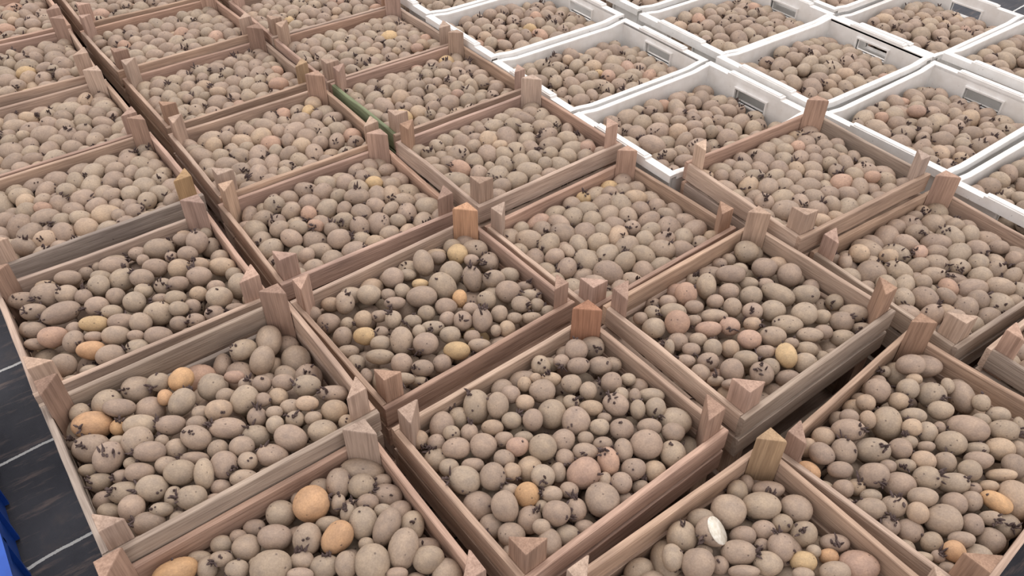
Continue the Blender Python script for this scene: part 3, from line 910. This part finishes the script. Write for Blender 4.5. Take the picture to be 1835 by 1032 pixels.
# ---- sprouts
def sprout_cluster(p, direction, r, big):
    """Vertices and triangles of a tuft of stubby dark sprouts on the potato's surface, world coordinates about p.c."""
    dl = p.ax.T @ direction
    Mx = p.ax*p.s
    V, T = [], []
    k = int(r.integers(4, 9)) if big else int(r.integers(1, 4))
    spread = 0.20 if big else 0.13
    for _ in range(k):
        w = dl + r.normal(0, spread, 3)
        w /= np.linalg.norm(w)
        base = Mx @ w*0.96
        nr = p.ax @ (w/p.s); nr /= np.linalg.norm(nr)
        dirn = nr + r.normal(0, 0.55, 3) + np.array([0, 0, 0.25]); dirn /= np.linalg.norm(dirn)
        if dirn @ nr < 0.25:
            dirn = nr
        ln = r.uniform(0.007, 0.015) if big else r.uniform(0.0025, 0.006)
        w0 = r.uniform(0.0016, 0.0027)
        bend = r.normal(0, 0.35, 3)
        t1 = np.cross(dirn, [0.3, 0.5, 0.8]); t1 /= np.linalg.norm(t1)
        t2 = np.cross(dirn, t1)
        b0 = len(V)
        for j, (f, wd) in enumerate(((0, 0.8), (0.45, 1.15), (0.85, 0.7))):
            cpt = base + dirn*ln*f + bend*ln*f*f*0.6
            for a in range(5):
                V.append(cpt + (t1*math.cos(a*1.2566)+t2*math.sin(a*1.2566))*w0*wd)
        V.append(base + dirn*ln*1.05 + bend*ln*0.6)
        for j in range(2):
            for a in range(5):
                A, B = b0+j*5+a, b0+j*5+(a+1) % 5
                T += [(A, B, B+5), (A, B+5, A+5)]
        for a in range(5):
            T.append((b0+10+a, b0+10+(a+1) % 5, b0+15))
    return V, T

def sprout_dirs(p, r):
    out = []
    view = (CAM-p.c); view /= np.linalg.norm(view)
    if p.spr:
        # the rose end of the potato, turned towards the light and the open side
        e = p.ax[:, int(np.argmax(p.s))]
        e = e if e @ (view+np.array([0, 0, 0.4])) > 0 else -e
        w = e*r.uniform(0.2, 1.0) + view*r.uniform(0.1, 0.9) + r.normal(0, 0.35, 3)
        out.append((w/np.linalg.norm(w), True))
        if r.random() < 0.45:
            w = r.normal(0, 1, 3); w[2] = abs(w[2])
            out.append((w/np.linalg.norm(w), False))
    elif r.random() < 0.55:
        w = r.normal(0, 1, 3)
        out.append((w/np.linalg.norm(w), r.random() < 0.35))
    return out

# ---- the heap: all the remaining potatoes as one countless mass
rh = np.random.default_rng(11)
hv, hq, ht, hl, hm = [], [], [], [], []
sv, st = [], []
nv = ns = 0
for p in ALL:
    if id(p) in INDSET:
        continue
    dz = (p.c-CAM) @ Fv
    o, Rm = tray_frame(p.tray)
    deep = (o[2]-p.c[2]) > 0.085 and p.c[1] > -0.8
    n = 3 if deep else (5 if dz < 1.9 else 4)
    V = LUMPS[n][rh.integers(10)]
    Q = CS[n][1]
    hv.append((V*p.s) @ p.ax.T + p.c)
    hq.append(Q+nv)
    ht.append(np.repeat(tint_of(p.code, rh)[None], len(V), 0))
    hl.append(V+rh.uniform(-50, 50, 3))
    nv += len(V)
    if not deep:
        for d, big in sprout_dirs(p, rh):
            a, t = sprout_cluster(p, d, rh, big)
            sv.append(np.array(a)+p.c); st.append(np.array(t)+ns)
            ns += len(a)
nq = sum(len(q) for q in hq)
V = np.concatenate(hv+sv)
T = np.concatenate(st)+nv
mi = np.concatenate([np.zeros(nq, np.int32), np.ones(len(T), np.int32)])
me = mesh_np('potato_heap', V, np.concatenate(hq), T, (M_POT, M_SPR), mi)
attr_color(me, 'tint', np.concatenate(ht+[np.zeros((ns, 3))]))
attr_vec(me, 'lc', np.concatenate(hl+[np.zeros((ns, 3))]))
ho = link('potato_heap', me)
tag(ho, 'all the remaining dusty grey brown seed potatoes with dark sprouts filling the trays and crates', 'potatoes', None, 'stuff')

# ---- labels that point at one potato: look + place relative to a landmark of its tray
SHORT = {'A': 'grey lower left tray', 'B': 'bottom edge tray', 'C': 'front centre tray', 'D': 'cut potato tray', 'E': 'lower right tray', 'F': 'left edge tray',
         'G': 'middle tray', 'H': 'right of centre tray', 'I': 'raised tray', 'J': 'right edge tray', 'M': 'tray beside the raised one', 'X': 'low tray behind the middle one', 'Z': 'yellow potato tray by the crates'}
CORN = {'L': (-1, -1, 'left corner post'), 'T': (-1, 1, 'back corner post'), 'R': (1, 1, 'right corner post'), 'B': (1, -1, 'near corner post')}
DIRW = ['right', 'upper right', 'top', 'upper left', 'left', 'lower left', 'bottom', 'lower right']
ORD = ['first', 'second', 'third', 'fourth', 'fifth', 'sixth', 'seventh', 'eighth', 'ninth', 'tenth', 'eleventh', 'twelfth']
def dirword(dx, dy):
    return int(round(math.degrees(math.atan2(-dy, dx))/45)) % 8
LAND = {}
OWN = {}
for n in BYTRAY:
    marks = []
    o, Rm = tray_frame(n)
    a, b = (A_, B_) if n in WOOD else (WA, WB)
    for cn, (su, sv_, nm) in CORN.items():
        q, z = project(o + Rm @ np.array([su*(a/2-0.02), sv_*(b/2-0.02), 0.03]))
        if -5 < q[0] < 1840 and -5 < q[1] < 1037:
            marks.append((q, nm, None))
    col = [p for p in BYTRAY[n] if p.anno and p.vis and p.code in 'oy' and id(p) in INDSET]
    for code, cw in (('o', 'orange'), ('y', 'yellow')):
        g = sorted([p for p in col if p.code == code], key=lambda p: p.px[0])
        for i, p in enumerate(g):
            if len(g) == 1:
                nm = 'only %s potato' % cw
            elif len(g) == 2:
                nm = ('left' if i == 0 else 'right')+' %s potato' % cw
            else:
                nm = ('leftmost %s potato' % cw) if i == 0 else (('rightmost %s potato' % cw) if i == len(g)-1 else '%s %s potato from left' % (ORD[i], cw))
            OWN[id(p)] = nm
            marks.append((p.px, nm.replace('only ', ''), p))
    if n == 'D':
        marks.append((CUT.px, 'cut potato', CUT))
    LAND[n] = marks

TOPANNO = {n: [p for p in BYTRAY[n] if p.anno and p.vis] for n in BYTRAY}
areas = sorted(p.area for p in IND)
a_hi, a_lo = areas[int(len(areas)*0.85)], areas[int(len(areas)*0.2)]
def make_label(p, used):
    n = p.tray
    tr = SHORT.get(n, 'far tray')
    if p.cut:
        return 'cut seed potato showing its white flesh, lying in the tray at the bottom edge'
    s = np.sort(p.s)
    shp = 'oval' if s[2]/s[1] > 1.22 else ('round' if s[2]/s[0] < 1.16 else '')
    siz = 'large' if p.area > a_hi else ('small' if p.area < a_lo else '')
    colw = {'g': 'grey', 't': 'tan', 'p': 'pinkish', 'o': 'orange', 'y': 'yellow'}[p.code]
    if id(p) in OWN:
        nm = OWN[id(p)]
        return ' '.join(x for x in ['the', nm, 'in the', tr] if x)
    best = []
    for q, nm, lp in LAND[n]:
        d = p.px-q
        k = dirword(*d)
        same = [r_ for r_ in TOPANNO[n] if r_ is not lp and dirword(*(r_.px-q)) == k]
        same.sort(key=lambda r_: np.linalg.norm(r_.px-q))
        rank = same.index(p)
        best.append((rank, float(np.linalg.norm(d)), k, nm))
    best.sort()
    for rank, _d, k, nm in best:
        rel = {2: 'above', 6: 'below'}.get(k)
        place = (rel if rel else (DIRW[k]+' of'))
        ordw = ORD[min(rank, 11)] if rank else 'nearest'
        for pre in ([siz, shp, colw], [siz, colw], [shp, colw], [colw]):
            lab = ' '.join(x for x in pre+['potato,', ordw, place, 'the', nm+',', tr] if x)
            if len(lab.split()) <= 16:
                break
        if lab not in used:
            return lab
    return lab + ' too'

# ---- individual potatoes
ri = np.random.default_rng(23)
used = set()
for p in IND:
    n = 7
    V = LUMPS[n][ri.integers(10)]
    W_ = (V*p.s) @ p.ax.T
    cutn = None
    if p.cut:
        cutn = R2*0.74 + U2*0.52 - Fv*0.58
        cutn = cutn/np.linalg.norm(cutn)
        h = 0.30*float(np.linalg.norm(p.ax.T @ cutn*p.s))
        over = W_ @ cutn - h
        W_ = W_ - np.maximum(over, 0)[:, None]*cutn
    me = mesh_np('seed_potato', W_, CS[n][1], None, (M_POT,))
    attr_color(me, 'tint', np.repeat(tint_of(p.code, ri)[None], len(V), 0))
    attr_vec(me, 'lc', V+ri.uniform(-50, 50, 3))
    o = link('seed_potato', me, None, tuple(p.c))
    lab = make_label(p, used)
    used.add(lab)
    tag(o, lab, 'potato', 'seed potatoes in the front trays')
    for d, big in sprout_dirs(p, ri):
        if p.cut and d @ cutn > 0.1:
            d = d - 1.6*(d @ cutn)*cutn
            d = d/np.linalg.norm(d)
        a, t = sprout_cluster(p, d, ri, big)
        sm = mesh_np('sprout', np.array(a), None, np.array(t), (M_SPR,))
        link('sprout', sm, o)
    if p.cut:
        # the sliced face: a slightly proud disc over the flattened side
        rim_ = W_[(W_ @ cutn) > h-1e-5]
        c0 = rim_.mean(0)
        e1 = np.cross(cutn, [0, 0, 1.0]); e1 /= np.linalg.norm(e1)
        e2 = np.cross(cutn, e1)
        ang = np.arange(24)*2*math.pi/24
        # outline of the section ellipse
        Mi = np.linalg.inv((p.ax*p.s) @ (p.ax*p.s).T)
        cen = ((p.ax*p.s) @ (p.ax*p.s).T) @ cutn; cen = cen*h/(cutn @ cen)
        k0 = 1-cen @ Mi @ cen
        out = []
        for a in ang:
            dd = e1*math.cos(a)+e2*math.sin(a)
            out.append(cen+dd*math.sqrt(max(k0, 0.05)/(dd @ Mi @ dd))*0.97)
        out = np.array(out)
        Vc = np.concatenate([out-cutn*0.001, out*1.0+cutn*0.0012, [cen+cutn*0.0016]])
        T = [(24+i, 24+(i+1) % 24, 48) for i in range(24)]
        Qc = [(i, (i+1) % 24, 24+(i+1) % 24, 24+i) for i in range(24)]
        co = link('cut_face', mesh_np('cut_face', Vc, Qc, T, (mcut,)), o)
        co['label'] = 'sliced white flesh'
print('potatoes', len(ALL), 'individual', len(IND), 'heap tris', nq*2+len(T))
